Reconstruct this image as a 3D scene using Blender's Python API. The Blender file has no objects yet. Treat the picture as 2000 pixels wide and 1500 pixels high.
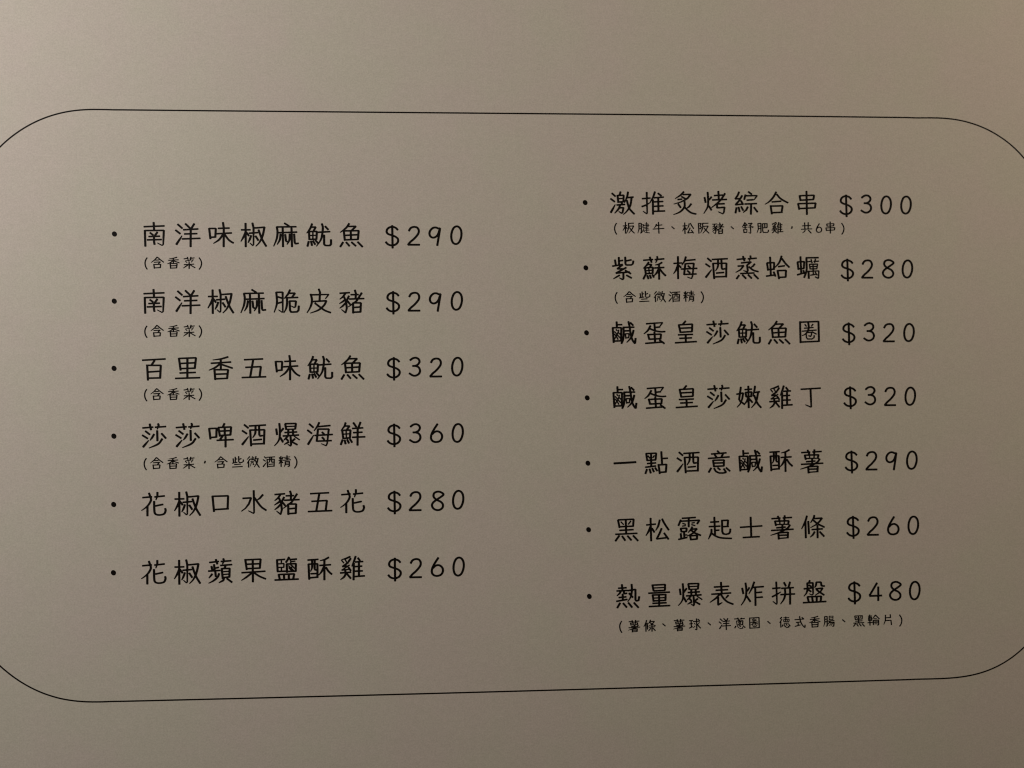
import bpy, math
from mathutils import Matrix, Vector

# ---------------------------------------------------------------- camera, world, lamp, exposure
MM = 0.001
sc = bpy.context.scene
COL = sc.collection

cam_data = bpy.data.cameras.new('camera')
cam_data.sensor_fit = 'HORIZONTAL'
cam_data.sensor_width = 36.0
cam_data.lens = 27.0                      # phone camera, 26-27 mm equivalent
cam_data.clip_start = 0.01
cam_data.clip_end = 20.0
cam_data.dof.use_dof = True
cam_data.dof.focus_distance = 0.220
cam_data.dof.aperture_fstop = 8.7     # the small real aperture of a phone: the far right is a touch softer
cam = bpy.data.objects.new('camera', cam_data)
COL.objects.link(cam)
CAM_ROT = [[0.998727, 0.007341, -0.049902], [-0.008442, 0.999725, -0.02188], [0.049728, 0.022273, 0.998514]]
CAM_LOC = [-11.228, -4.923, 224.6657]
cam.matrix_world = Matrix.Translation(Vector(CAM_LOC) * MM) @ Matrix(CAM_ROT).to_4x4()
sc.camera = cam

world = bpy.data.worlds.new('World')
sc.world = world
world.use_nodes = True
bg = world.node_tree.nodes['Background']
bg.inputs['Color'].default_value = (1.0, 0.70, 0.20, 1.0)   # dim, warm bounce of the dark dining room
bg.inputs['Strength'].default_value = 0.0237

def add_lamp(name, loc, size, energy, color):
    d = bpy.data.lights.new(name, 'AREA')
    d.shape = 'DISK'
    d.size = size
    d.energy = energy
    d.color = color
    o = bpy.data.objects.new(name, d)
    COL.objects.link(o)
    o.location = loc
    o.rotation_euler = (-Vector(loc)).to_track_quat('-Z', 'Y').to_euler()
    return o

add_lamp('pale_lamp_light', (-0.402, 0.228, 0.262), 0.09, 1.358, (1.0, 0.934, 0.900))   # paler light from the upper left
add_lamp('warm_lamp_light', (0.422, 0.277, 0.251), 0.09, 0.683, (1.0, 0.794, 0.600))     # weaker, warmer light from the right

sc.cycles.pixel_filter_type = 'BLACKMAN_HARRIS'
sc.cycles.filter_width = 1.15            # phone cameras sharpen

sc.view_settings.view_transform = 'Standard'
sc.view_settings.look = 'None'
sc.view_settings.exposure = 0.0
sc.view_settings.gamma = 1.0
sc.view_settings.use_curve_mapping = False

# ---------------------------------------------------------------- materials
def new_mat(name):
    m = bpy.data.materials.new(name)
    m.use_nodes = True
    nt = m.node_tree
    return m, nt, nt.nodes['Principled BSDF']

def node(nt, kind, **kw):
    n = nt.nodes.new(kind)
    for k, v in kw.items():
        setattr(n, k, v)
    return n

def paper_material():
    m, nt, b = new_mat('uncoated_beige_card')
    tc = node(nt, 'ShaderNodeTexCoord')
    def noise(scale, detail, rough=0.5, dim='3D'):
        n = node(nt, 'ShaderNodeTexNoise')
        n.inputs['Scale'].default_value = scale
        n.inputs['Detail'].default_value = detail
        n.inputs['Roughness'].default_value = rough
        nt.links.new(tc.outputs['Object'], n.inputs['Vector'])
        return n
    def ramp(src, lo, hi, a, z):
        r = node(nt, 'ShaderNodeValToRGB')
        r.color_ramp.elements[0].position = lo
        r.color_ramp.elements[1].position = hi
        r.color_ramp.elements[0].color = (*a, 1)
        r.color_ramp.elements[1].color = (*z, 1)
        nt.links.new(src, r.inputs['Fac'])
        return r.outputs['Color']
    def mul(a, c):
        x = node(nt, 'ShaderNodeMix', data_type='RGBA', blend_type='MULTIPLY')
        x.inputs['Factor'].default_value = 1.0
        nt.links.new(a, x.inputs['A']); nt.links.new(c, x.inputs['B'])
        return x.outputs['Result']
    tone = ramp(noise(27.0, 4.0, 0.62).outputs['Fac'], 0.40, 0.60, (0.686, 0.629, 0.563), (0.668, 0.644, 0.548))
    pulp = ramp(noise(150.0, 4.0, 0.6).outputs['Fac'], 0.3, 0.7, (0.985, 0.985, 0.985), (1.012, 1.012, 1.012))
    grain = ramp(noise(2100.0, 2.0, 0.7).outputs['Fac'], 0.30, 0.70, (0.91, 0.91, 0.915), (1.085, 1.085, 1.083))
    clumps = ramp(noise(620.0, 3.0, 0.65).outputs['Fac'], 0.32, 0.68, (0.968, 0.972, 0.966), (1.030, 1.026, 1.032))
    nt.links.new(mul(mul(mul(tone, pulp), clumps), grain), b.inputs['Base Color'])
    b.inputs['Roughness'].default_value = 0.72
    b.inputs['Specular IOR Level'].default_value = 0.25
    fib = noise(1400.0, 3.0, 0.6)
    bump = node(nt, 'ShaderNodeBump')
    bump.inputs['Strength'].default_value = 0.25
    bump.inputs['Distance'].default_value = 0.00004
    nt.links.new(fib.outputs['Fac'], bump.inputs['Height'])
    nt.links.new(bump.outputs['Normal'], b.inputs['Normal'])
    return m

def ink_material():
    m, nt, b = new_mat('black_printing_ink')
    tc = node(nt, 'ShaderNodeTexCoord')
    n = node(nt, 'ShaderNodeTexNoise')
    n.inputs['Scale'].default_value = 1500.0
    nt.links.new(tc.outputs['Object'], n.inputs['Vector'])
    r = node(nt, 'ShaderNodeValToRGB')
    r.color_ramp.elements[0].color = (0.004, 0.003, 0.0026, 1)
    r.color_ramp.elements[1].color = (0.010, 0.007, 0.005, 1)
    nt.links.new(n.outputs['Fac'], r.inputs['Fac'])
    nt.links.new(r.outputs['Color'], b.inputs['Base Color'])
    b.inputs['Roughness'].default_value = 0.6
    b.inputs['Specular IOR Level'].default_value = 0.08
    return m

def wood_material():
    m, nt, b = new_mat('dark_stained_wood')
    tc = node(nt, 'ShaderNodeTexCoord')
    mp = node(nt, 'ShaderNodeMapping')
    mp.inputs['Scale'].default_value = (1.0, 9.0, 1.0)
    n = node(nt, 'ShaderNodeTexNoise')
    n.inputs['Scale'].default_value = 9.0
    n.inputs['Detail'].default_value = 8.0
    n.inputs['Distortion'].default_value = 0.6
    nt.links.new(tc.outputs['Object'], mp.inputs['Vector'])
    nt.links.new(mp.outputs['Vector'], n.inputs['Vector'])
    r = node(nt, 'ShaderNodeValToRGB')
    r.color_ramp.elements[0].position = 0.35
    r.color_ramp.elements[1].position = 0.7
    r.color_ramp.elements[0].color = (0.035, 0.018, 0.009, 1)
    r.color_ramp.elements[1].color = (0.095, 0.050, 0.026, 1)
    nt.links.new(n.outputs['Fac'], r.inputs['Fac'])
    nt.links.new(r.outputs['Color'], b.inputs['Base Color'])
    b.inputs['Roughness'].default_value = 0.45
    return m

PAPER = paper_material()
INK = ink_material()
WOOD = wood_material()

# ---------------------------------------------------------------- helpers
def link_obj(name, data, parent=None, loc=(0, 0, 0)):
    o = bpy.data.objects.new(name, data)
    COL.objects.link(o)
    if parent is not None:
        o.parent = parent
    o.location = loc
    return o

def mesh_from(name, verts, faces, mat):
    me = bpy.data.meshes.new(name)
    me.from_pydata(verts, [], faces)
    me.materials.append(mat)
    me.update()
    return me

def rounded_slab(name, x0, y0, x1, y1, r, z0, z1, mat, seg=10, bevel=0.0):
    """a flat slab with rounded corners and a small chamfer round its upper edge (all in metres)"""
    def ring(inset, z):
        pts = []
        rr = max(r - inset, 1e-5)
        for cx, cy, a0 in ((x1 - r, y1 - r, 0), (x0 + r, y1 - r, 90), (x0 + r, y0 + r, 180), (x1 - r, y0 + r, 270)):
            for k in range(seg + 1):
                a = math.radians(a0 + 90.0 * k / seg)
                pts.append((cx + rr * math.cos(a), cy + rr * math.sin(a), z))
        return pts
    rings = [ring(0, z0), ring(0, z1 - bevel), ring(bevel, z1)]
    n = len(rings[0])
    verts = [p for rg in rings for p in rg]
    faces = [tuple(range(n - 1, -1, -1)), tuple(range(2 * n, 3 * n))]
    for k in range(2):
        for i in range(n):
            j = (i + 1) % n
            faces.append((k * n + i, k * n + j, (k + 1) * n + j, (k + 1) * n + i))
    return mesh_from(name, verts, faces, mat)

def catmull(pts, n=5):
    out = []
    m = len(pts)
    closed = math.dist(pts[0], pts[-1]) < 1e-6
    for i in range(m - 1):
        p1, p2 = pts[i], pts[i + 1]
        if i > 0: p0 = pts[i - 1]
        else: p0 = pts[-2] if closed else (2 * p1[0] - p2[0], 2 * p1[1] - p2[1])
        if i + 2 < m: p3 = pts[i + 2]
        else: p3 = pts[1] if closed else (2 * p2[0] - p1[0], 2 * p2[1] - p1[1])
        for k in range(n):
            t = k / n
            out.append(tuple(0.5 * (2 * p1[c] + (p2[c] - p0[c]) * t + (2 * p0[c] - 5 * p1[c] + 4 * p2[c] - p3[c]) * t * t
                             + (3 * p1[c] - p0[c] - 3 * p2[c] + p3[c]) * t ** 3) for c in (0, 1)))
    out.append(tuple(pts[-1]))
    return out

class Ink:
    """collects pen strokes (in millimetres) and turns them into one mesh of printed ink"""
    def __init__(self):
        self.v, self.f, self.k = [], [], 0
    def ribbon(self, pts, widths, caps=True):
        z = 0.0006 * self.k
        self.k += 1
        n = len(pts)
        tang = []
        for i in range(n):
            a, b = pts[max(i - 1, 0)], pts[min(i + 1, n - 1)]
            d = math.hypot(b[0] - a[0], b[1] - a[1]) or 1e-9
            tang.append(((b[0] - a[0]) / d, (b[1] - a[1]) / d))
        loop_l, loop_r = [], []
        for (x, y), (tx, ty), w in zip(pts, tang, widths):
            loop_l.append((x - ty * w / 2, y + tx * w / 2))
            loop_r.append((x + ty * w / 2, y - tx * w / 2))
        def cap(p, t, w, s):
            out = []
            for k in range(1, 6):
                a = math.pi * k / 6
                nx, ny = -t[1], t[0]
                out.append((p[0] + s * (0.45 * t[0] * math.sin(a) + nx * math.cos(a)) * w / 2,
                            p[1] + s * (0.45 * t[1] * math.sin(a) + ny * math.cos(a)) * w / 2))
            return out
        base = len(self.v)
        self.v += [(x, y, z) for x, y in loop_l] + [(x, y, z) for x, y in loop_r]
        for i in range(n - 1):
            self.f.append((base + i, base + n + i, base + n + i + 1, base + i + 1))
        if caps:
            e = cap(pts[-1], tang[-1], widths[-1], 1)
            b0 = len(self.v)
            self.v += [(x, y, z) for x, y in e]
            self.f.append((base + 2 * n - 1, *range(b0 + len(e) - 1, b0 - 1, -1), base + n - 1))
            s = cap(pts[0], tang[0], widths[0], -1)
            b1 = len(self.v)
            self.v += [(x, y, z) for x, y in s]
            self.f.append((base, *range(b1 + len(s) - 1, b1 - 1, -1), base + n))
    def stroke(self, pts, wv, wh, flags='', scale=1.0):
        if 'h' in flags:
            wh = wv
        if 'n' in flags:                       # fine inner strokes of the crowded characters
            wv, wh = wv * 0.68, wh * 0.8
        if 's' in flags and len(pts) > 2:
            pts = catmull(pts)
        # arc length, for the taper of falling strokes
        L = [0.0]
        for a, b in zip(pts, pts[1:]):
            L.append(L[-1] + math.dist(a, b))
        tot = L[-1] or 1e-9
        def width(i, dx, dy):
            s = abs(dy) / (math.hypot(dx, dy) or 1e-9)
            w = wh + (wv - wh) * s
            u = L[i] / tot
            if 't' in flags:
                w *= 1.0 - 0.50 * max(0.0, (u - 0.55) / 0.45)
            if 'T' in flags:
                w *= 0.5 + 0.62 * min(1.0, u / 0.75)
            return w
        # split into runs at sharp corners, so each run stays a clean ribbon
        runs, cur = [], [0]
        for i in range(1, len(pts)):
            cur.append(i)
            if i + 1 < len(pts):
                a = (pts[i][0] - pts[i - 1][0], pts[i][1] - pts[i - 1][1])
                b = (pts[i + 1][0] - pts[i][0], pts[i + 1][1] - pts[i][1])
                ang = abs(math.atan2(a[0] * b[1] - a[1] * b[0], a[0] * b[0] + a[1] * b[1]))
                if ang > 0.75:
                    runs.append(cur); cur = [i]
        runs.append(cur)
        for r in runs:
            pp = [pts[i] for i in r]
            ww = []
            for k, i in enumerate(r):
                a, b = pp[max(k - 1, 0)], pp[min(k + 1, len(pp) - 1)]
                ww.append(width(i, b[0] - a[0], b[1] - a[1]))
            if len(pp) == 2 and ('t' in flags or 'T' in flags):
                mid = ((pp[0][0] + pp[1][0]) / 2, (pp[0][1] + pp[1][1]) / 2)
                wm = (max(ww) * 0.6 + sum(ww) * 0.2)
                pp = [pp[0], mid, pp[1]]; ww = [ww[0], wm, ww[1]]
            self.ribbon([(x * scale, y * scale) for x, y in pp], ww)
    def mesh(self, name):
        return mesh_from(name, [(x * MM, y * MM, z * MM) for x, y, z in self.v], self.f, INK)

# ---------------------------------------------------------------- lettering: pen strokes of every character, 1/100 mm about its own centre
GLYPHS = {
'南': (0, '|-296,212 280,237;|-22,336 -5,106;|-267,106 -252,-353;t|-267,101 266,107 250,-300 216,-327 87,-256;|-123,39 -36,-27;|86,55 0,-64;|-159,-72 151,-61;|-202,-168 202,-157;|-12,-56 -7,-234 7,-300'),
'洋': (0, '|-280,286 -150,168;|-338,115 -207,12;T|-157,-47 -316,-299;|-63,301 67,176;|190,302 89,139;|-121,126 299,151;|-92,5 270,17;|-157,-139 357,-120;|89,139 86,-365'),
'味': (0, '|-325,170 -289,-134;|-325,167 -137,166 -151,-90;|-289,-90 -137,-79;|-71,170 249,180;|-107,14 314,38;|67,342 89,186 86,-364;st|74,7 -42,-156 -202,-268;s|103,7 205,-133 285,-208 365,-252'),
'椒': (0, '|-352,128 -90,131;|-228,321 -222,-363;st|-221,83 -280,-66 -360,-207;|-207,61 -134,-43;t|-32,329 0,188 0,-303 -25,-325 -105,-251;|-2,184 85,188;|-127,31 121,51;st|-68,-35 -108,-147 -156,-244;|56,-50 136,-176;|85,188 312,207;st|312,211 260,-35 172,-228 63,-348;s|143,129 194,-20 260,-176 362,-347'),
'麻': (0, '|-54,325 78,243;|-281,215 284,224;st|-273,215 -252,71 -274,-123 -362,-347;|-215,48 27,57;|-105,183 -94,-361;st|-164,4 -186,-153 -260,-294;|-32,-3 -11,-190 26,-212;|41,57 305,68;|148,184 162,-361;st|97,12 85,-167 19,-294;|224,12 238,-226 260,-271 348,-259'),
'魷': (0, 'st|-197,312 -249,178 -352,36;|-219,212 -94,216 -153,103;|-286,84 -61,89 -73,-143;|-286,84 -276,-151;|-272,-146 -73,-136;n|-271,-31 -73,-24;n|-175,88 -176,-143;|-294,-203 -331,-345;|-228,-196 -201,-323;|-169,-188 -110,-293;|-103,-166 -29,-255;|-28,63 318,85;st|83,313 112,194 82,-61 30,-195 -74,-345;|148,-16 147,-285 184,-322 309,-322 346,-284 346,-150;|178,239 266,142'),
'魚': (0, 'st|-64,323 -153,196 -323,60;|-109,236 128,241 2,114;|-220,106 209,114 185,-141;|-220,106 -194,-171;|-194,-156 193,-141;|-191,-25 193,-3;|-21,114 -14,-148;|-243,-224 -325,-359;|-155,-224 -59,-336;|0,-223 125,-335;|178,-216 318,-358'),
'$': (0, 's|165,140 116,192 56,221 -10,229 -77,211 -129,172 -156,116 -151,59 -108,16 -12,-18 85,-54 156,-108 176,-168 155,-236 95,-290 9,-316 -80,-302 -142,-266 -183,-215;|5,267 13,-394'),
'2': (0, 's|-137,110 -85,193 5,228 102,209 150,126 130,21 18,-115 -87,-205 -165,-295;|-165,-295 173,-295'),
'脆': (0, 'st|-291,252 -270,-22 -299,-186 -351,-334;t|-284,248 -109,248 -105,-305 -124,-334 -226,-260;|-248,114 -138,81;|-263,-74 -124,-37;st|104,319 38,185 -65,66;|82,218 243,222 162,103;|-21,87 330,98;st|15,81 15,-82 -14,-231 -80,-349;t|88,-8 271,-9 256,-172 220,-194 132,-149;|88,-8 102,-276 132,-328 300,-321 344,-276 352,-150'),
'皮': (0, 'st|-246,192 -210,65 -218,-84 -269,-218 -350,-351;t|-224,172 275,183 179,57;|-11,340 25,243 10,-10;|-196,-24 208,0;st|208,0 142,-129 -20,-270 -255,-359;s|-122,-69 39,-196 171,-286 332,-346'),
'豬': (0, '|-344,216 -57,235;t|-175,227 -249,116 -345,41;t|-220,108 -161,-41 -143,-220 -177,-354 -294,-257;t|-183,33 -249,-19 -353,-86;t|-154,-41 -250,-145 -346,-220;|-79,138 -154,-11;|-146,18 -51,-101;|91,309 120,212 112,63;|-28,175 194,178;|-72,48 356,62;t|290,227 134,-12 -103,-183;|38,-64 264,-64 251,-326;|38,-64 40,-362;|45,-198 251,-184;|44,-337 265,-326'),
'百': (0, '|-331,228 315,261;|13,219 -80,80;|-219,81 186,78 169,-288;|-195,73 -172,-345;|-166,-110 164,-90;|-158,-286 186,-281'),
'里': (0, '|-240,281 -192,-65;|-236,274 240,290 207,-8;|-204,129 207,146;|-192,-18 222,-8;|-2,275 -2,-286;|-218,-145 229,-131;|-340,-299 352,-282'),
'香': (0, 't|211,310 15,252 -223,224;|-274,129 291,162;|1,238 5,-43;st|-28,105 -158,3 -332,-70;|37,90 334,-15;|-180,-56 211,-59 182,-309;|-176,-56 -151,-343;|-144,-186 189,-176;|-137,-319 204,-306'),
'五': (0, '|-268,226 263,246;|-14,218 -101,-277;|-232,5 204,24 167,-278;|-334,-287 349,-269'),
'莎': (0, '|-320,225 -27,246;|-120,337 -84,169;|31,241 332,260;t|109,342 131,305 88,182;|-241,134 -119,37;|-327,18 -176,-79;T|-148,-130 -305,-318;t|2,43 -55,-58 -112,-131;|88,145 96,-148;|210,63 332,-77;st|232,-91 117,-236 -140,-350'),
'啤': (0, '|-324,196 -288,-113;|-320,189 -115,194 -122,-63;|-291,-69 -115,-56;|109,331 58,221;|-64,218 297,229 275,-1;|-64,218 -21,-35;|-14,112 268,124;|-21,-13 275,2;|113,221 116,-7;|66,-14 -14,-123;|-108,-151 362,-134;|138,-44 138,-345'),
'酒': (0, '|-270,289 -154,192;|-328,120 -197,31;T|-147,-51 -328,-284;|-132,251 340,275;|-103,140 -74,-324;|-103,133 303,139 288,-276;|-67,-269 303,-259;st|50,249 42,43 -31,-89;|151,248 158,-3 180,-40 252,-26;|-9,-155 223,-136'),
'爆': (0, 'st|-210,316 -196,139 -204,-97 -262,-229 -350,-324;|-298,162 -276,-8;|-94,174 -182,65;|-182,-90 -109,-223;|-50,307 263,311 241,149;|-43,299 -14,137;n|-14,225 241,233;n|-14,144 241,149;|44,136 44,-26;|175,135 182,-28;|-58,52 292,67;|-109,-47 343,-22;t|29,-55 -88,-172;n|211,-57 364,-162;t|109,-71 123,-292 109,-336 29,-284;|-7,-136 44,-188;t|58,-218 -73,-290;|233,-131 138,-204;|138,-211 298,-302'),
'海': (0, '|-293,293 -176,188;|-345,116 -221,18;T|-170,-34 -331,-298;t|-8,334 -52,238 -155,92;|-67,209 307,242;t|-52,142 263,139 217,-274 188,-341 49,-280;|-45,142 -82,-212;|-140,-41 372,-17;|-82,-205 342,-194;|72,52 130,-7;|72,-95 137,-163'),
'鮮': (0, 't|-189,319 -218,223 -322,91;|-218,223 -79,222 -153,119;|-292,98 -50,106 -66,-119;|-288,98 -256,-146;n|-263,-13 -58,-1;n|-175,104 -168,-125;|-256,-136 -58,-119;|-279,-176 -330,-316;|-220,-184 -191,-295;|-146,-170 -95,-274;|-66,-156 -7,-253;|32,317 119,190;|238,330 178,175;|2,150 310,166;|31,28 288,40;|1,-105 368,-94;|156,160 150,-336'),
'3': (0, 's|-124,182 -42,241 47,255 121,217 150,142 105,61 23,21 -51,18;s|23,21 119,-21 163,-111 140,-200 59,-259 -38,-262 -148,-197'),
'6': (0, 's|44,256 -68,86 -136,-55 -144,-174 -85,-249 18,-268 123,-229 175,-125 146,-21 58,40 -39,26 -114,-40'),
'0': (0, 's|23,257 -67,206 -127,58 -132,-106 -85,-226 4,-264 94,-206 155,-50 156,114 105,219 23,257'),
'9': (0, 's|110,181 28,213 -62,195 -137,112 -155,22 -123,-53 -49,-86 41,-53 101,30 132,128;|102,181 155,188;|155,188 69,-316'),
'4': (0, '|94,217 -140,-150;|-140,-165 236,-158;|131,102 123,-307'),
'8': (0, 's|204,149 119,219 25,232 -62,193 -87,109 -49,40 28,-15 121,-62 183,-139 173,-230 101,-290 7,-300 -87,-255 -132,-163 -91,-73 29,16 108,67 204,149'),
'花': (0, '|-316,183 -59,202;st|-138,308 -87,162 -87,89 -151,-26 -251,-120 -344,-184;|20,197 299,222;t|98,327 98,232 56,109;|-180,-55 -179,-339;s|6,73 13,-189 35,-277 106,-314 206,-313 292,-281 328,-194 314,-135;|49,-59 256,-18'),
'口': (0, '|-230,202 -187,-244;|-230,191 210,199 195,-170;|-201,-190 224,-170'),
'水': (0, 't|-3,339 8,-291 -11,-313 -156,-237;t|-315,120 -76,131 -141,-40 -235,-163 -351,-249;t|257,218 170,117 83,59;s|18,134 119,-14 221,-141 351,-231'),
'蘋': (0, '|-316,240 -57,265;|-137,324 -93,192;|7,263 295,280;t|72,342 94,284 51,190;|-187,180 -165,-17;|-259,130 -230,-2;|-158,77 -57,97;|-345,-4 -14,9;|-151,-18 -137,-164;t|-237,-89 -331,-203;st|-43,-78 -86,-179 -201,-279 -338,-349;|-7,150 317,170;|137,144 108,72;|29,59 252,62 245,-186;|29,66 58,-226;n|58,-29 245,-18;n|58,-109 245,-98;|58,-197 259,-179;t|94,-212 72,-277 -50,-340;|173,-221 317,-333'),
'果': (0, '|-244,309 -201,16;|-237,297 190,308 168,60;|-208,170 175,180;|-201,45 182,55;|-34,298 -28,-338;|-345,-69 320,-38;st|-64,-81 -208,-195 -352,-287;s|1,-75 160,-181 334,-257'),
'酥': (0, '|-347,257 -48,273;|-325,144 -305,-296;|-325,139 -71,146 -72,-250;|-297,-253 -64,-235;st|-223,244 -224,46 -268,-70;|-150,250 -151,1 -129,-29 -78,-30;|-261,-136 -108,-132;t|251,324 134,260 3,233;|127,252 125,-320;|-12,97 309,113;st|111,55 45,-83 -35,-177;s|170,39 242,-73 337,-162'),
'雞': (0, 't|-71,334 -203,278 -320,251;n|-320,236 -255,154;n|-218,249 -167,167;|-57,282 -123,188;|-130,166 -292,52 -160,64;n|-94,92 -314,-51 -87,-26;|-124,27 -58,-70;|-212,-45 -212,-133;|-358,-130 -51,-114;st|-197,-148 -249,-243 -351,-321;|-168,-156 -59,-291;t|83,339 46,229 -28,54;|148,293 207,211;|67,177 294,188;|31,141 21,-336;|59,45 265,56;|59,-87 279,-81;|177,175 175,-236;|44,-241 337,-225'),
'激': (0, '|-308,280 -202,189;|-348,119 -227,28;T|-212,-56 -345,-293;|-47,327 -79,228;|-140,215 44,224 34,30;|-140,220 -120,6;n|-111,121 27,129;|-112,21 34,30;|-35,22 -5,-32;|-167,-68 79,-51;st|-67,-70 -114,-185 -231,-315;t|-91,-154 32,-146 7,-291 -24,-314 -108,-261;t|175,321 150,183 64,-1;|150,152 334,172;st|280,153 239,-76 145,-237 29,-352;s|134,76 193,-138 268,-244 359,-336'),
'推': (0, 't|-201,316 -193,-304 -209,-327 -315,-251;|-341,124 -95,143;t|-352,-113 -221,-67 -89,18;t|46,332 -2,187 -112,-5;|137,287 237,211;|13,152 305,173;|-19,95 -17,-341;|11,29 288,43;|9,-104 294,-88;|143,141 146,-241;|0,-254 339,-240'),
'炙': (0, 't|-19,337 -113,237 -284,129;t|-51,252 189,261 94,146 24,99 -124,25 -325,-33;|-90,191 32,122;|-207,103 -76,117;|-194,-32 -118,-139;st|0,46 -2,-100 -80,-215 -190,-292 -337,-347;t|200,-23 137,-107 44,-169;s|6,-131 105,-230 212,-299 343,-329'),
'烤': (0, 'st|-236,325 -224,87 -242,-113 -361,-313;|-331,171 -302,18;t|-121,188 -208,72;|-203,-89 -127,-212;|-43,226 221,243;|90,358 99,104;|-99,95 343,113;st|291,290 133,73 -134,-143;|38,-27 271,-15;t|46,-35 44,-142 270,-123 244,-287 213,-318 74,-257'),
'綜': (0, '|-216,338 -265,230 -336,129 -180,141;|-125,231 -220,76 -331,-47 -105,-23;|-166,76 -98,-39;|-301,-132 -335,-294;|-239,-116 -210,-255;|-161,-101 -100,-216;|64,347 164,271;|-23,254 -64,115;t|-16,226 327,233 240,109;|13,93 216,109;|-51,-23 316,-6;t|41,-107 -7,-200 -101,-277;|144,-30 131,-330;|228,-122 335,-260'),
'合': (0, 'st|-21,344 -118,181 -245,49 -371,-28;s|-7,274 85,167 194,90 333,21;|-159,45 123,67;|-200,-66 -165,-320;|-200,-81 167,-72 133,-273;|-164,-282 156,-265'),
'串': (0, '|-32,372 -29,-332;|-246,239 -218,85;|-239,235 201,252 176,125;|-210,100 183,125;|-297,-1 -261,-178;|-290,-5 244,13 218,-130;|-253,-152 226,-127'),
'紫': (0, '|-239,237 -210,63;|-123,314 -118,78;|-109,207 -2,222;|-317,50 -11,101;|68,321 73,124 96,85 249,86 295,124 311,207;|74,203 251,238;|-11,93 -173,-29 33,-33;|95,9 -213,-158 193,-120;|63,-74 230,-173;t|9,-143 7,-318 -16,-348 -115,-295;t|-107,-219 -291,-325;|100,-219 252,-303'),
'蘇': (0, '|-325,226 -41,249;|-132,322 -81,162;|20,246 297,269;t|90,338 97,269 42,147;t|-165,170 -228,78 -328,-13;|-189,101 -82,101 -129,25;|-290,-3 -44,17 -54,-166;|-282,-6 -254,-196;n|-260,-86 -53,-67;n|-167,2 -154,-173;|-254,-173 -46,-158;|-269,-204 -332,-333;|-216,-227 -179,-326;|-139,-219 -102,-310;|-62,-204 -17,-280;t|234,162 126,101 26,86;|2,-3 294,13;|141,101 140,-341;st|124,-44 61,-158 -24,-242;s|170,-44 246,-143 337,-234'),
'梅': (0, '|-356,132 -102,147;|-222,338 -227,-326;st|-226,94 -282,-59 -360,-173;|-203,78 -134,10;t|16,331 -24,201 -110,79;|-24,216 301,247;t|6,124 253,135 209,-242 177,-319 54,-273;|-2,124 -45,-204;|-135,-36 351,-13;|-45,-196 326,-181;|74,63 143,2;|57,-82 133,-151'),
'蒸': (0, '|-317,251 -52,279;|-129,348 -85,210;|25,271 282,290;t|97,363 103,302 63,210;|-187,148 117,179 -1,87;t|-9,87 12,-82 -4,-117 -120,-82;t|-289,52 -110,67 -213,-59 -354,-135;t|225,118 169,49 99,10;s|45,33 175,-66 330,-113;|-215,-171 205,-151;|-254,-220 -333,-327;|-153,-212 -46,-319;|18,-205 125,-312;|197,-197 327,-327'),
'蛤': (0, '|-240,325 -226,-228;|-337,149 -309,-74;|-337,149 -118,159 -129,-51;|-309,-51 -121,-36;|-366,-248 -109,-212;|-138,-120 -86,-251;st|111,357 38,164 -105,3;s|118,280 225,134 340,18;|5,37 200,64;|-21,-74 22,-328;|-13,-82 237,-74 226,-274;|15,-286 234,-274'),
'蛋': (0, 't|-264,260 226,293 125,157;|-19,264 -6,66;|2,150 148,164;st|-135,203 -221,59 -337,-39;s|-151,112 -22,59 146,23 300,27;|-215,-47 -178,-206;|-215,-62 176,-48 159,-193;|-178,-199 167,-182;|-22,13 -3,-306;|-295,-320 234,-284;|128,-223 272,-330'),
'皇': (0, '|-17,337 -111,230;|-226,231 -176,-5;|-226,223 182,245 171,31;|-174,124 172,138;|-168,5 179,24;|-246,-73 193,-60;|-209,-177 161,-163;|-23,-74 -18,-295;|-341,-309 305,-274'),
'圈': (0, '|-295,310 -290,-326;|-288,292 268,311 273,-291;|-282,-303 273,-283;st|-45,279 -32,125 -74,2 -153,-74 -240,-112;n|-148,225 -102,164;n|102,232 47,171;n|-173,110 109,132;n|-237,21 201,55;n|67,2 199,-68;n|-113,-20 59,-13 42,-98 18,-136 -44,-113;n|-113,-28 -108,-166 -77,-212 63,-213 127,-167 128,-106'),
'嫩': (0, '|-251,282 -276,130 -310,-83 -288,-129 -142,-237;t|-385,70 -184,106 -217,-69 -281,-220 -376,-318;|-136,205 81,221;|-26,310 -23,-337;|-114,121 -93,-9;|-114,121 72,135 55,13;|-93,-9 70,5;t|-31,-25 -79,-146 -158,-237;|-1,-70 91,-178;t|176,309 158,187 109,5;|165,119 320,140;st|266,118 224,-88 168,-209 57,-337;s|148,35 208,-133 268,-240 352,-332'),
'丁': (0, '|-306,202 296,233;t|-10,189 5,-315 -11,-330 -174,-260'),
'一': (0, 'h|-338,-16 316,14'),
'點': (0, '|-312,266 -284,55;|-312,262 -14,270 -32,90;|-284,58 -24,74;|-167,257 -164,-120;n|-259,198 -207,122;n|-69,203 -115,136;|-285,-32 -25,-16;|-340,-140 -27,-107;|-295,-201 -342,-328;|-218,-195 -182,-315;|-134,-173 -90,-279;|-50,-159 10,-250;|139,314 157,-49;|175,113 328,118;|50,-62 85,-334;|50,-77 287,-65 269,-284;|78,-296 284,-284'),
'意': (0, '|-53,317 23,233;|-239,224 216,256;|-139,204 -71,120;|115,224 68,141;|-333,96 307,134;|-188,46 -160,-151;|-188,38 143,45 133,-132;|-158,-45 142,-38;|-159,-141 141,-129;|-245,-188 -323,-315;|-160,-197 -108,-288 -16,-335 107,-341 200,-322 132,-215;|-52,-183 24,-244;|202,-186 316,-286'),
'士': (0, '|-16,290 -5,-277;|-337,-5 327,27;|-257,-308 245,-289'),
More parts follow.
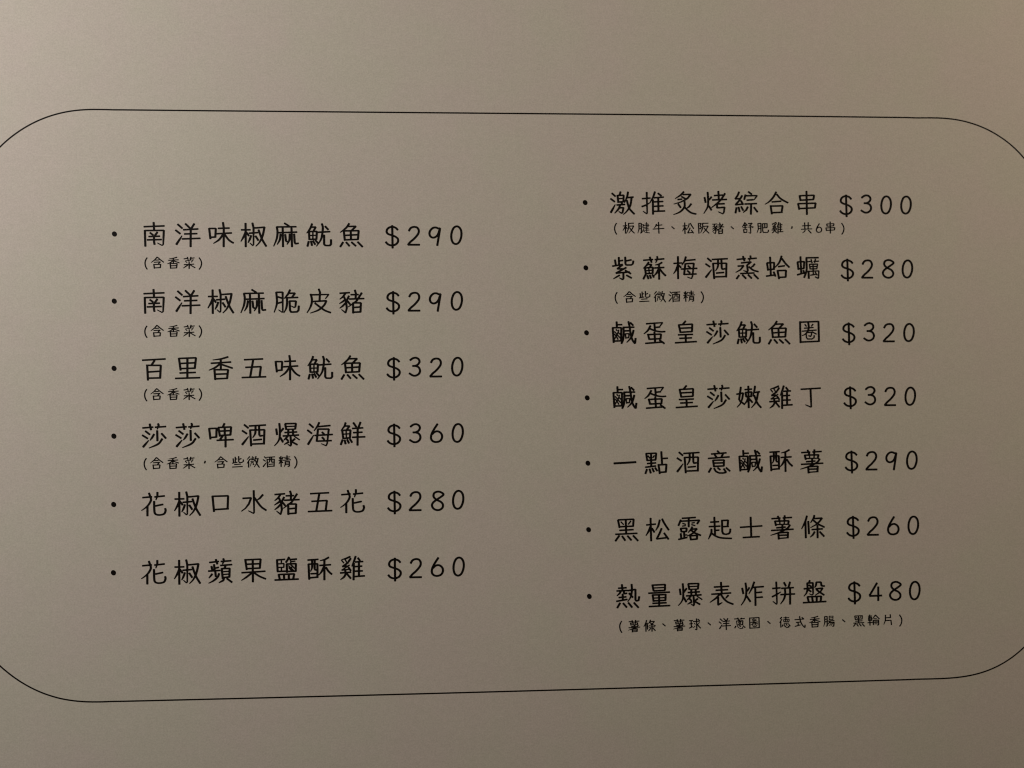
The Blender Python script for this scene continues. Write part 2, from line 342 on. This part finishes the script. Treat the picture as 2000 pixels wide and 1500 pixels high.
'薯': (0, '|-319,234 -56,248;|-132,307 -80,185;|22,251 293,262;|77,319 67,190;|-220,164 -191,28;|-220,157 199,165 174,52;n|-183,58 174,62;n|-80,162 -67,56;n|67,160 57,61;|3,62 1,-89;|-177,-38 95,-20;|-333,-114 334,-87;st|235,43 148,-61 -78,-171 -358,-257;|-125,-178 -112,-375;|-125,-186 170,-175 159,-334;|-111,-261 161,-256;n|-112,-352 183,-335'),
'條': (0, 'st|-184,300 -241,127 -353,-84;|-233,149 -229,-351;|-147,140 -131,-232;t|42,312 17,229 -78,94;t|25,217 274,228 187,120 76,30 -81,-50;s|16,160 139,60 340,-42;|-43,-109 284,-91;|130,14 129,-357;t|42,-174 -14,-264 -93,-331;|197,-176 327,-315'),
'黑': (0, '|-236,270 -193,45;|-231,273 227,285 210,91;|-193,70 225,83;|-8,274 2,-131;n|-153,216 -71,133;n|143,234 66,138;|-194,-35 216,-19;|-316,-148 329,-129;|-203,-187 -319,-343;|-120,-204 -30,-333;|39,-199 152,-328;|206,-194 349,-347'),
'松': (0, '|-206,307 -195,-361;|-330,110 -56,132;st|-209,67 -272,-82 -349,-201;|-164,6 -97,-108;st|68,250 20,78 -58,-56;s|137,279 211,135 331,-47;|118,1 55,-148 -31,-304 267,-272;|192,-135 320,-317'),
'露': (0, '|-203,288 203,308;|-242,240 -313,76;|-250,203 316,224 246,119;|-4,289 -8,33;n|-190,141 -99,110;n|-199,59 -99,72;n|85,145 170,158;n|77,99 184,68;|-246,-1 -224,-114;|-246,-8 -70,-3 -79,-94;|-224,-106 -71,-98;|-248,-158 -234,-317;|-148,-115 -142,-281;n|-141,-205 -57,-199;|-319,-330 -58,-275;t|99,31 60,-43 -26,-132;t|91,-36 236,-24 127,-150 -58,-237;|67,-66 158,-143 348,-221;|27,-216 56,-352;|34,-228 241,-219 232,-332;|56,-341 240,-325'),
'起': (0, '|-173,307 -158,-206;|-291,161 -37,172;|-339,31 0,40;|-148,-83 -33,-77;st|-263,-46 -272,-159 -359,-338;s|-257,-167 -135,-252 33,-307 340,-328;|40,205 240,210 222,29;|68,24 253,28;|56,205 59,-119 88,-188 173,-204 265,-183 297,-123 303,-48'),
'熱': (0, '|-144,326 -124,139;|-251,220 -9,230;|-298,140 13,151;t|-177,126 -215,67 -292,1;|-93,131 -72,56 4,70;|-125,50 -119,-137;|-239,-52 -20,-35;|-309,-160 10,-110;st|144,328 150,164 117,-30 24,-177;|28,144 256,176 252,-130 282,-160 343,-147 367,-35;|65,68 177,-54;|-203,-210 -288,-350;|-113,-219 -8,-341;|39,-207 151,-344;|206,-211 340,-356'),
'量': (0, '|-177,301 -141,120;|-177,289 203,301 194,136;n|-148,206 195,214;|-141,120 201,131;|-294,56 337,76;|-173,9 -145,-186;|-173,1 215,8 205,-164;n|-152,-89 206,-81;|-145,-171 213,-161;|17,-3 20,-317;|-176,-242 234,-232;|-284,-333 340,-316'),
'表': (0, '|-2,334 17,3;|-211,196 235,212;|-158,100 202,112;|-290,-13 293,13;t|-37,-11 -162,-136 -340,-252;t|-92,-100 -96,-332 28,-260;s|-14,-19 83,-156 189,-248 357,-320;t|215,-53 130,-142'),
'炸': (0, 'st|-200,297 -180,123 -190,-72 -247,-221 -341,-355;|-303,148 -270,-18;t|-87,159 -150,48;|-168,-95 -62,-255;t|62,322 -2,150 -105,-29;|29,164 345,180;|90,163 90,-372;|119,7 289,19;|117,-136 309,-128'),
'拼': (0, 't|-210,309 -197,-318 -213,-348 -320,-262;|-329,118 -90,133;t|-341,-126 -201,-61 -76,12;|21,289 81,182;|207,300 158,143;|-59,117 313,132;|-85,-68 348,-55;st|49,107 54,-52 13,-202 -90,-343;|204,119 199,-356'),
'盤': (0, '|-131,333 -156,266;t|-218,255 -39,261 -37,-69 -69,-99 -153,-59;st|-210,252 -205,85 -238,-35 -317,-131;|-164,198 -88,151;|-314,88 -34,115;|-167,54 -98,0;t|70,277 53,179 13,119;|70,277 202,277 223,167 317,158;t|43,80 253,99 181,-13 24,-108;|66,57 166,-20 296,-106;|-209,-149 -173,-301;|-209,-149 210,-142 184,-301;|-70,-159 -49,-303;|70,-147 68,-298;|-344,-320 355,-297'),
'含': (1, 't|-6,161 -76,78 -177,1;|4,151 85,78 176,11;|-56,70 45,76;|-96,8 80,21 25,-35;|-101,-46 -86,-170;|-101,-56 90,-51 80,-144;|-86,-154 90,-144'),
'菜': (1, '|-150,106 -29,125;|-49,156 -29,89;|22,120 148,136;|52,161 32,78;n|-110,47 72,78;n|108,99 113,68;n|-100,37 -59,-4;n|-9,58 1,16;n|103,68 62,11;|-145,-61 138,-44;|1,6 2,-175;t|-39,-72 -165,-160;|32,-67 169,-149'),
'(': (1, 's|25,140 -10,83 -30,16 -30,-56 -8,-134 28,-193'),
')': (1, 's|-35,141 3,84 30,16 30,-61 5,-139 -35,-197'),
'板': (1, '|-95,166 -95,-165;|-171,56 -47,67;t|-101,38 -173,-85;|-75,17 -48,-21;|-9,134 152,140;st|-4,134 -5,-5 -66,-165;t|1,49 151,57 90,-58 -2,-159;|27,6 85,-79 170,-159'),
'腱': (1, 't|-148,134 -145,-37 -184,-160;|-148,134 -78,134 -76,-149 -109,-154;n|-138,54 -79,54;n|-139,-26 -80,-21;tn|-52,91 -3,97 -37,17 6,11 -16,-69 -60,-144;sn|-38,-69 47,-133 171,-148;n|78,167 85,-122;n|29,113 126,119 125,28;n|2,65 158,78;n|28,17 130,28;n|27,-26 135,-20;n|16,-74 156,-63'),
'牛': (1, 't|-62,113 -85,54 -128,-5;|-68,70 110,89;|-172,-37 168,-15;|-2,172 9,-165'),
'、': (1, '|-44,38 36,-31'),
'阪': (1, '|-161,134 -148,-166;|-161,134 -79,135 -113,59 -76,17 -103,-32 -141,-21;|-41,135 137,141;st|-36,135 -38,-5 -100,-155;t|-21,44 131,55 75,-47 -35,-166;|5,1 69,-80 155,-160'),
'舒': (1, 't|-92,162 -125,97 -181,27;|-87,140 -22,76;n|-137,60 -39,71;n|-165,0 -23,22;|-93,92 -89,-37;|-138,-48 -124,-150;n|-138,-48 -35,-42 -42,-128;|-123,-139 -36,-134;|6,130 126,141 71,82;|32,87 92,55;|10,22 157,34 129,7;t|75,17 78,-150 67,-166 13,-134'),
'肥': (1, 't|-144,130 -130,-37 -175,-150;|-144,130 -51,135 -55,-139 -88,-145;|-129,49 -58,54;|-130,-21 -59,-16;|-2,125 135,130 133,12;|-2,125 0,-91 21,-139 130,-139 169,-117 175,-63;|64,125 67,6;|2,1 133,7'),
'，': (1, '|5,41 8,15 -11,-19'),
'共': (1, '|-54,157 -48,-26;|56,163 51,-26;|-127,60 131,71;|-161,-43 168,-29;t|-41,-64 -58,-107 -125,-156;|58,-69 144,-161'),
'些': (1, '|-118,101 -104,-17;|-59,148 -55,-6;|-54,85 -6,90;|-147,-32 -2,-6;|38,164 41,10 63,-17 127,-12 170,15 171,68;|48,74 112,100;|-83,-73 94,-59;|-143,-142 147,-129'),
'微': (1, 't|-97,153 -173,68;t|-93,79 -175,-44;|-131,9 -128,-156;n|-60,116 -61,57 15,62;n|16,137 15,62;n|-22,158 -23,62;n|-72,9 25,20;tn|-56,-23 -79,-129;n|-51,-23 3,-18 -3,-81 29,-76;t|80,158 63,94 30,20;|69,84 149,94;t|133,84 110,-23 28,-151;|63,41 110,-66 173,-162'),
'精': (1, '|-110,150 -103,-149;|-153,118 -132,70;|-51,128 -73,75;|-171,32 -46,43;t|-117,22 -167,-74;|-90,0 -53,-37;|63,171 67,32;n|-24,118 149,133;n|-3,80 132,91;|-41,34 169,48;t|12,0 17,-85 -17,-149;|12,-5 131,0 129,-134 86,-144;n|17,-48 125,-43;n|16,-91 124,-86'),
'球': (1, '|-176,108 -64,114;|-118,104 -109,-74;|-167,13 -76,25;|-174,-109 -77,-69;|-59,77 139,88;|44,164 50,-146 39,-161 2,-145;|86,147 139,99;n|-28,34 4,-3;tn|-2,-55 -62,-106;tn|133,52 79,-5;|63,6 110,-63 163,-117'),
'蔥': (1, '|-164,129 -35,137;|-61,161 -46,103;|8,130 143,136;|52,154 29,112;|-14,108 -36,77;n|-100,68 -86,-54;|-100,68 88,74 81,-42;|-86,-48 81,-42;tn|-14,60 -58,-2;n|-36,45 45,49 -37,-28;n|-15,18 27,-14;|-119,-79 -157,-136;n|-76,-75 -44,-128 15,-156 90,-147 74,-115;|-11,-71 21,-98;|91,-73 155,-133'),
'德': (1, '|-93,152 -143,100;t|-89,89 -166,-15;|-128,32 -125,-148;|26,160 30,81;|-40,130 123,131;n|-40,77 -36,19;n|-40,77 133,78 121,15;n|-36,19 126,20;n|19,76 18,18;n|73,74 72,22;|-31,-29 115,-27;|-59,-70 -82,-122;|-21,-66 0,-119 42,-152 118,-148 108,-116;|38,-62 65,-94;|114,-64 157,-117'),
'式': (1, '|-161,68 121,82;s|-13,165 6,48 53,-69 138,-166 150,-92;|56,131 105,93;|-119,-12 5,-5;|-60,-14 -58,-109;|-154,-128 9,-89'),
'腸': (1, 't|-138,139 -136,-41 -171,-151;|-138,139 -62,143 -62,-138 -94,-142;|-129,60 -63,63;|-130,-14 -65,-11;n|-2,147 2,41;n|-2,147 118,149 111,49;n|3,99 111,102;n|2,46 116,49;|-37,5 153,16;t|28,-2 -44,-90;|6,-39 147,-31 134,-147 96,-152;tn|71,-45 -13,-139;tn|114,-46 42,-145'),
'輪': (1, '|-115,164 -110,-149;|-165,123 -50,128;|-155,85 -62,89 -63,-7;n|-155,85 -151,-16;n|-150,37 -63,41;n|-151,-10 -58,-7;|-180,-73 -37,-64;t|60,155 -30,35;|65,149 178,35;n|14,44 96,48;|-9,-3 -6,-135;|-9,-3 150,4 153,-134 120,-149;n|-4,-61 149,-54;n|46,-4 47,-121;n|101,-5 99,-122'),
'片': (1, 't|-79,147 -82,-12 -134,-133;|69,160 73,64;|-76,62 78,70;|-77,-17 87,-16 101,-149'),
'鹹': (0, '|-211,324 -204,152;|-198,233 -49,237;|-329,148 -305,-292;|-329,145 -74,147 -84,-250;|-300,-249 -31,-240;n|-229,95 -200,56;n|-152,80 -167,18 -201,-53 -290,-206;n|-277,33 -116,-154;n|-288,-39 -221,-106 -174,-201;n|-172,4 -91,-63;s|-7,151 -4,-11 -25,-202 -75,-321;|-26,156 311,160;|2,51 156,55;n|44,-31 61,-174;n|49,-35 155,-31 144,-146;n|62,-155 148,-150;s|140,327 176,179 194,17 225,-136 268,-242 324,-318;|329,-318 350,-170;|197,294 283,212;st|291,69 255,-60 201,-170 84,-289'),
'鹽': (0, '|-296,276 -58,290;|-282,275 -265,-43;n|-159,273 -159,167;n|-260,164 -86,170 -91,60;n|-260,63 -91,64;n|-159,61 -155,-45;|-283,-52 -22,-48;|56,352 29,293 -31,201;n|70,324 111,226 97,153;|106,282 276,293;n|124,222 230,233;|-8,155 252,164 247,-53;|-8,155 0,-85;|5,-57 261,-53;n|42,108 183,-29;n|106,130 234,12;n|51,52 147,-51;n|170,105 133,60;|-237,-136 -206,-274;|-237,-140 206,-130 174,-273;|-87,-143 -82,-272;|51,-137 50,-270;|-347,-295 325,-280'),
'蠣': (0, '|-250,338 -234,-152;|-342,178 -316,-50;|-342,178 -135,188 -153,-16;|-316,-26 -148,-16;|-358,-210 -140,-147;|-169,-74 -136,-171;|-78,304 302,309;s|-69,304 -64,-16 -91,-152 -148,-288;n|-26,188 92,193;n|152,197 310,202;n|74,256 102,149;n|207,265 181,159;n|22,110 269,115 247,-16;n|22,110 39,-36;n|40,37 248,47;n|39,-31 252,-26;n|131,110 135,-201;n|-11,-103 305,-89 291,-307 271,-312 193,-268;|-11,-94 -5,-317;n|46,-220 224,-191;n|196,-128 253,-220'),
}

# dish, price, bullet, characters, price characters, note characters (positions in mm on the page)
ENTRIES = [
 ['南洋味椒麻魷魚', '$290', [-113.8, 43.88], [['南', -102.6, 43.88], ['洋', -93.24, 43.88], ['味', -83.88, 43.88], ['椒', -74.52, 43.88], ['麻', -65.16, 43.88], ['魷', -55.8, 43.88], ['魚', -46.44, 43.88]], [['$', -34.69, 43.88], ['2', -28.44, 43.88], ['9', -22.26, 43.88], ['0', -16.1, 43.8]], [['(', -104.87, 35.66], ['含', -101.72, 35.66], ['香', -97.25, 35.66], ['菜', -92.8, 35.66], [')', -89.62, 35.66]]],
 ['南洋椒麻脆皮豬', '$290', [-113.8, 24.57], [['南', -102.6, 24.57], ['洋', -93.24, 24.57], ['椒', -83.88, 24.57], ['麻', -74.52, 24.57], ['脆', -65.16, 24.57], ['皮', -55.8, 24.57], ['豬', -46.44, 24.57]], [['$', -34.54, 24.57], ['2', -28.44, 24.57], ['9', -22.26, 24.57], ['0', -16.1, 24.49]], [['(', -104.89, 16.01], ['含', -101.76, 16.01], ['香', -97.21, 16.02], ['菜', -92.75, 16.03], [')', -89.61, 16.04]]],
 ['百里香五味魷魚', '$320', [-113.8, 5.31], [['百', -102.6, 5.31], ['里', -93.24, 5.31], ['香', -83.88, 5.31], ['五', -74.52, 5.31], ['味', -65.04, 5.31], ['魷', -55.6, 5.31], ['魚', -46.24, 5.31]], [['$', -34.44, 5.31], ['3', -28.44, 5.31], ['2', -22.26, 5.31], ['0', -16.1, 5.23]], [['(', -104.91, -2.16], ['含', -101.8, -2.14], ['香', -97.24, -2.12], ['菜', -92.77, -2.09], [')', -89.6, -2.08]]],
 ['莎莎啤酒爆海鮮', '$360', [-113.8, -14.03], [['莎', -102.6, -14.03], ['莎', -93.24, -14.03], ['啤', -83.88, -14.03], ['酒', -74.52, -14.03], ['爆', -65.16, -14.03], ['海', -55.8, -14.03], ['鮮', -46.44, -14.03]], [['$', -34.44, -14.03], ['3', -28.44, -14.03], ['6', -22.26, -14.03], ['0', -16.1, -14.11]], [['(', -104.99, -21.84], ['含', -101.84, -21.84], ['香', -97.34, -21.84], ['菜', -92.8, -21.84], ['，', -88.34, -21.84], ['含', -83.79, -21.83], ['些', -79.18, -21.83], ['微', -74.69, -21.83], ['酒', -70.23, -21.83], ['精', -65.73, -21.83], [')', -62.62, -21.83]]],
 ['花椒口水豬五花', '$280', [-113.8, -33.45], [['花', -102.6, -33.45], ['椒', -93.24, -33.45], ['口', -83.88, -33.45], ['水', -74.52, -33.45], ['豬', -65.16, -33.45], ['五', -55.8, -33.45], ['花', -46.44, -33.45]], [['$', -34.44, -33.45], ['2', -28.44, -33.45], ['8', -22.26, -33.45], ['0', -16.1, -33.53]], []],
 ['花椒蘋果鹽酥雞', '$260', [-113.8, -52.79], [['花', -102.6, -52.79], ['椒', -93.24, -52.79], ['蘋', -83.88, -52.79], ['果', -74.52, -52.79], ['鹽', -65.16, -52.79], ['酥', -55.8, -52.79], ['雞', -46.44, -52.79]], [['$', -34.44, -52.79], ['2', -28.44, -52.79], ['6', -22.26, -52.79], ['0', -16.1, -52.87]], []],
 ['激推炙烤綜合串', '$300', [22.12, 53.55], [['激', 33.2, 53.55], ['推', 42.56, 53.55], ['炙', 51.92, 53.55], ['烤', 61.28, 53.55], ['綜', 70.63, 53.55], ['合', 79.99, 53.55], ['串', 89.35, 53.55]], [['$', 101.11, 53.55], ['3', 107.2, 53.55], ['0', 113.38, 53.27], ['0', 119.55, 53.27]], [['(', 31.15, 46.05], ['板', 35.02, 46.07], ['腱', 39.58, 46.08], ['牛', 43.99, 46.09], ['、', 48.37, 46.1], ['松', 52.89, 46.12], ['阪', 57.61, 46.13], ['豬', 61.94, 46.14], ['、', 66.29, 46.15], ['舒', 71.03, 46.17], ['肥', 75.47, 46.18], ['雞', 80.0, 46.19], ['，', 84.37, 46.21], ['共', 88.84, 46.22], ['6', 92.61, 46.23], ['串', 96.3, 46.24], [')', 100.0, 46.25]]],
 ['紫蘇梅酒蒸蛤蠣', '$280', [22.12, 34.16], [['紫', 33.2, 34.16], ['蘇', 42.56, 34.16], ['梅', 51.92, 34.16], ['酒', 61.28, 34.16], ['蒸', 70.63, 34.16], ['蛤', 79.99, 34.16], ['蠣', 89.35, 34.16]], [['$', 101.16, 34.16], ['2', 107.25, 34.16], ['8', 113.43, 34.21], ['0', 119.6, 33.88]], [['(', 31.1, 25.52], ['含', 35.04, 25.54], ['些', 39.4, 25.56], ['微', 44.08, 25.59], ['酒', 48.46, 25.61], ['精', 52.92, 25.64], [')', 56.86, 25.66]]],
 ['鹹蛋皇莎魷魚圈', '$320', [22.12, 14.95], [['鹹', 33.2, 14.95], ['蛋', 42.56, 14.95], ['皇', 51.92, 14.95], ['莎', 61.28, 14.95], ['魷', 70.63, 14.95], ['魚', 79.99, 14.95], ['圈', 89.35, 14.95]], [['$', 101.21, 14.95], ['3', 107.35, 14.95], ['2', 113.53, 14.95], ['0', 119.7, 14.67]], []],
 ['鹹蛋皇莎嫩雞丁', '$320', [22.12, -4.23], [['鹹', 33.2, -4.23], ['蛋', 42.56, -4.23], ['皇', 51.92, -4.23], ['莎', 61.28, -4.23], ['嫩', 70.63, -4.23], ['雞', 80.29, -4.53], ['丁', 89.35, -4.23]], [['$', 101.31, -4.23], ['3', 107.35, -4.23], ['2', 113.53, -4.23], ['0', 119.7, -4.51]], []],
 ['一點酒意鹹酥薯', '$290', [22.12, -23.42], [['一', 33.2, -23.42], ['點', 42.56, -23.42], ['酒', 51.92, -23.42], ['意', 61.28, -23.42], ['鹹', 70.63, -23.42], ['酥', 79.99, -23.42], ['薯', 89.35, -23.42]], [['$', 101.36, -23.42], ['2', 107.45, -23.42], ['9', 113.63, -23.42], ['0', 119.8, -23.7]], []],
 ['黑松露起士薯條', '$260', [22.12, -42.88], [['黑', 33.2, -42.88], ['松', 42.56, -42.88], ['露', 51.92, -42.88], ['起', 61.28, -42.88], ['士', 70.63, -42.88], ['薯', 79.99, -42.88], ['條', 89.35, -42.88]], [['$', 101.46, -42.88], ['2', 107.5, -42.88], ['6', 113.68, -43.12], ['0', 119.85, -43.16]], []],
 ['熱量爆表炸拼盤', '$480', [22.12, -62.32], [['熱', 33.2, -62.32], ['量', 42.56, -62.32], ['爆', 51.92, -62.32], ['表', 61.28, -62.32], ['炸', 70.63, -62.32], ['拼', 79.99, -62.32], ['盤', 89.35, -62.32]], [['$', 101.53, -62.32], ['4', 107.55, -62.32], ['8', 113.73, -62.27], ['0', 119.9, -62.6]], [['(', 31.32, -71.13], ['薯', 35.3, -71.13], ['條', 39.88, -71.13], ['、', 44.13, -71.13], ['薯', 48.67, -71.13], ['球', 53.36, -71.13], ['、', 57.64, -71.14], ['洋', 62.23, -71.14], ['蔥', 66.76, -71.14], ['圈', 71.19, -71.14], ['、', 75.54, -71.14], ['德', 80.32, -71.14], ['式', 84.89, -71.15], ['香', 89.31, -71.15], ['腸', 93.73, -71.15], ['、', 98.17, -71.15], ['黑', 102.69, -71.15], ['輪', 107.22, -71.16], ['片', 111.68, -71.16], [')', 115.53, -71.16]]],
]

BORDER = [[-102.88, 79.79], [-88.37, 79.79], [-73.78, 79.81], [-36.86, 79.85], [0.68, 79.91], [31.16, 79.95], [62.05, 79.96], [93.36, 79.94], [109.17, 79.91], [120.31, 79.89], [122.98, 79.82], [125.66, 79.85], [128.35, 79.88], [131.03, 79.83], [133.71, 79.66], [136.36, 79.32], [138.99, 78.79], [141.57, 78.06], [144.09, 77.14], [146.53, 76.02], [148.87, 74.71], [151.11, 73.23], [153.22, 71.57], [155.18, 69.75], [156.98, 67.76], [158.9, 65.47], [160.61, 63.07], [162.13, 60.56], [163.43, 57.96], [164.51, 55.27], [165.36, 52.49], [165.98, 49.64], [166.36, 46.73], [166.48, 43.76], [166.48, 34.66], [166.48, 25.57], [166.48, 16.48], [166.48, 7.38], [166.48, -1.71], [166.48, -10.8], [166.48, -19.9], [166.48, -28.99], [166.48, -38.08], [166.48, -47.18], [166.48, -56.27], [166.27, -59.28], [165.64, -62.27], [164.65, -65.23], [163.34, -68.11], [161.76, -70.88], [159.93, -73.52], [157.91, -75.98], [155.74, -78.25], [153.45, -80.27], [151.47, -81.89], [149.36, -83.38], [147.13, -84.7], [144.81, -85.84], [142.41, -86.78], [139.95, -87.53], [137.44, -88.09], [134.9, -88.49], [132.34, -88.74], [129.77, -88.88], [127.19, -88.94], [124.62, -88.95], [122.04, -88.94], [119.47, -88.94], [116.89, -88.98], [105.94, -89.02], [90.39, -89.07], [59.6, -89.15], [29.22, -89.2], [-0.75, -89.23], [-37.66, -89.22], [-73.97, -89.16], [-88.32, -89.12], [-102.58, -89.08], [-111.1, -89.05], [-113.54, -89.02], [-115.98, -89.04], [-118.42, -89.02], [-120.87, -88.92], [-123.3, -88.71], [-125.71, -88.35], [-128.1, -87.84], [-130.44, -87.15], [-132.74, -86.31], [-134.96, -85.3], [-137.12, -84.14], [-139.19, -82.85], [-141.17, -81.43], [-143.07, -79.89], [-144.88, -78.25], [-147.03, -76.13], [-149.01, -73.82], [-150.8, -71.34], [-152.37, -68.72], [-153.71, -65.97], [-154.79, -63.13], [-155.59, -60.21], [-156.09, -57.25], [-156.26, -54.25], [-156.26, -45.25], [-156.26, -36.25], [-156.26, -27.25], [-156.26, -18.25], [-156.26, -9.25], [-156.26, -0.25], [-156.26, 8.75], [-156.26, 17.76], [-156.26, 26.76], [-156.26, 35.76], [-156.26, 44.76], [-156.11, 47.74], [-155.67, 50.69], [-154.96, 53.58], [-153.99, 56.39], [-152.78, 59.12], [-151.33, 61.73], [-149.67, 64.22], [-147.81, 66.57], [-145.76, 68.76], [-143.98, 70.51], [-142.09, 72.12], [-140.1, 73.6], [-138.01, 74.94], [-135.83, 76.13], [-133.56, 77.16], [-131.23, 78.02], [-128.84, 78.71], [-126.41, 79.23], [-123.95, 79.57], [-121.47, 79.77], [-118.99, 79.83], [-116.5, 79.82], [-114.02, 79.78], [-111.53, 79.79]]

BIG = (0.63, 0.50)       # upright and level stroke widths of the dish names, mm
FIG = (0.64, 0.58)
SMALL = (0.375, 0.30)
_cache = {}
def glyph_mesh(ch, small):
    key = (ch, small)
    if key in _cache:
        return _cache[key]
    is_small, data = GLYPHS[ch]
    scale = 0.5 if (small and not is_small) else 1.0
    if small: wv, wh = SMALL
    elif ch in '$0123456789': wv, wh = FIG
    else: wv, wh = BIG
    if ch == '，': wv = wh = 0.44
    if ch == '、': wv = wh = 0.36
    ink = Ink()
    for s in data.split(';'):
        flags, pts = s.split('|')
        pts = [tuple(float(q) / 100.0 for q in p.split(',')) for p in pts.split()]
        ink.stroke(pts, wv, wh, flags, scale)
    me = ink.mesh('printed_character')
    _cache[key] = me
    return me

# ---------------------------------------------------------------- the table (the surface the menu lies on)
table = link_obj('table_top', rounded_slab('table_top', -0.55, -0.40, 0.60, 0.42, 0.02, -0.032, -0.0012, WOOD, bevel=0.003))
table['kind'] = 'structure'

# ---------------------------------------------------------------- the menu
menu = link_obj('menu_page', None)
menu.empty_display_size = 0.05
menu['label'] = 'beige menu page printed with two columns of Chinese dishes inside a thin rounded frame'
menu['category'] = 'menu'

card = rounded_slab('paper_sheet', -0.188, -0.132, 0.200, 0.126, 0.003, -0.0009, 0.0, PAPER, bevel=0.00015)
link_obj('paper_sheet', card, menu)

INK_Z = 0.00003
frame = Ink()
ring = [tuple(p) for p in BORDER]
ring = catmull(ring + [ring[0]], 4)
frame.ribbon(ring, [0.41] * len(ring), caps=False)
bl = link_obj('border_line', frame.mesh('border_line'), menu, (0, 0, INK_Z))

dot_mesh = None
for name, price, bullet, chars, digits, note in ENTRIES:
    entry = link_obj('menu_entry', None, menu, (bullet[0] * MM, bullet[1] * MM, INK_Z))
    entry.empty_display_size = 0.004
    entry['label'] = 'dish line reading %s %s' % (name, price)
    def put(part, mesh, x, y):
        return link_obj(part, mesh, entry, ((x - bullet[0]) * MM, (y - bullet[1]) * MM, 0))
    if dot_mesh is None:
        vs = []
        for k in range(28):
            a = 2 * math.pi * k / 28
            ex, ey = 0.69 * math.cos(a), 0.78 * math.sin(a)
            t = math.radians(28)
            vs.append(((ex * math.cos(t) - ey * math.sin(t)) * MM, (ex * math.sin(t) + ey * math.cos(t)) * MM, 0))
        dot_mesh = mesh_from('bullet_dot', vs, [tuple(range(28))], INK)
    put('bullet_dot', dot_mesh, *bullet)
    for ch, x, y in chars:
        put('printed_character', glyph_mesh(ch, False), x, y)['label'] = 'printed character ' + ch
    for ch, x, y in digits:
        put('dollar_sign' if ch == '$' else 'digit', glyph_mesh(ch, False), x, y)['label'] = 'printed ' + ch
    for ch, x, y in note:
        part = 'bracket' if ch in '()' else 'comma' if ch in '，、' else 'digit' if ch == '6' else 'small_character'
        put(part, glyph_mesh(ch, True), x, y)['label'] = 'small printed ' + ch
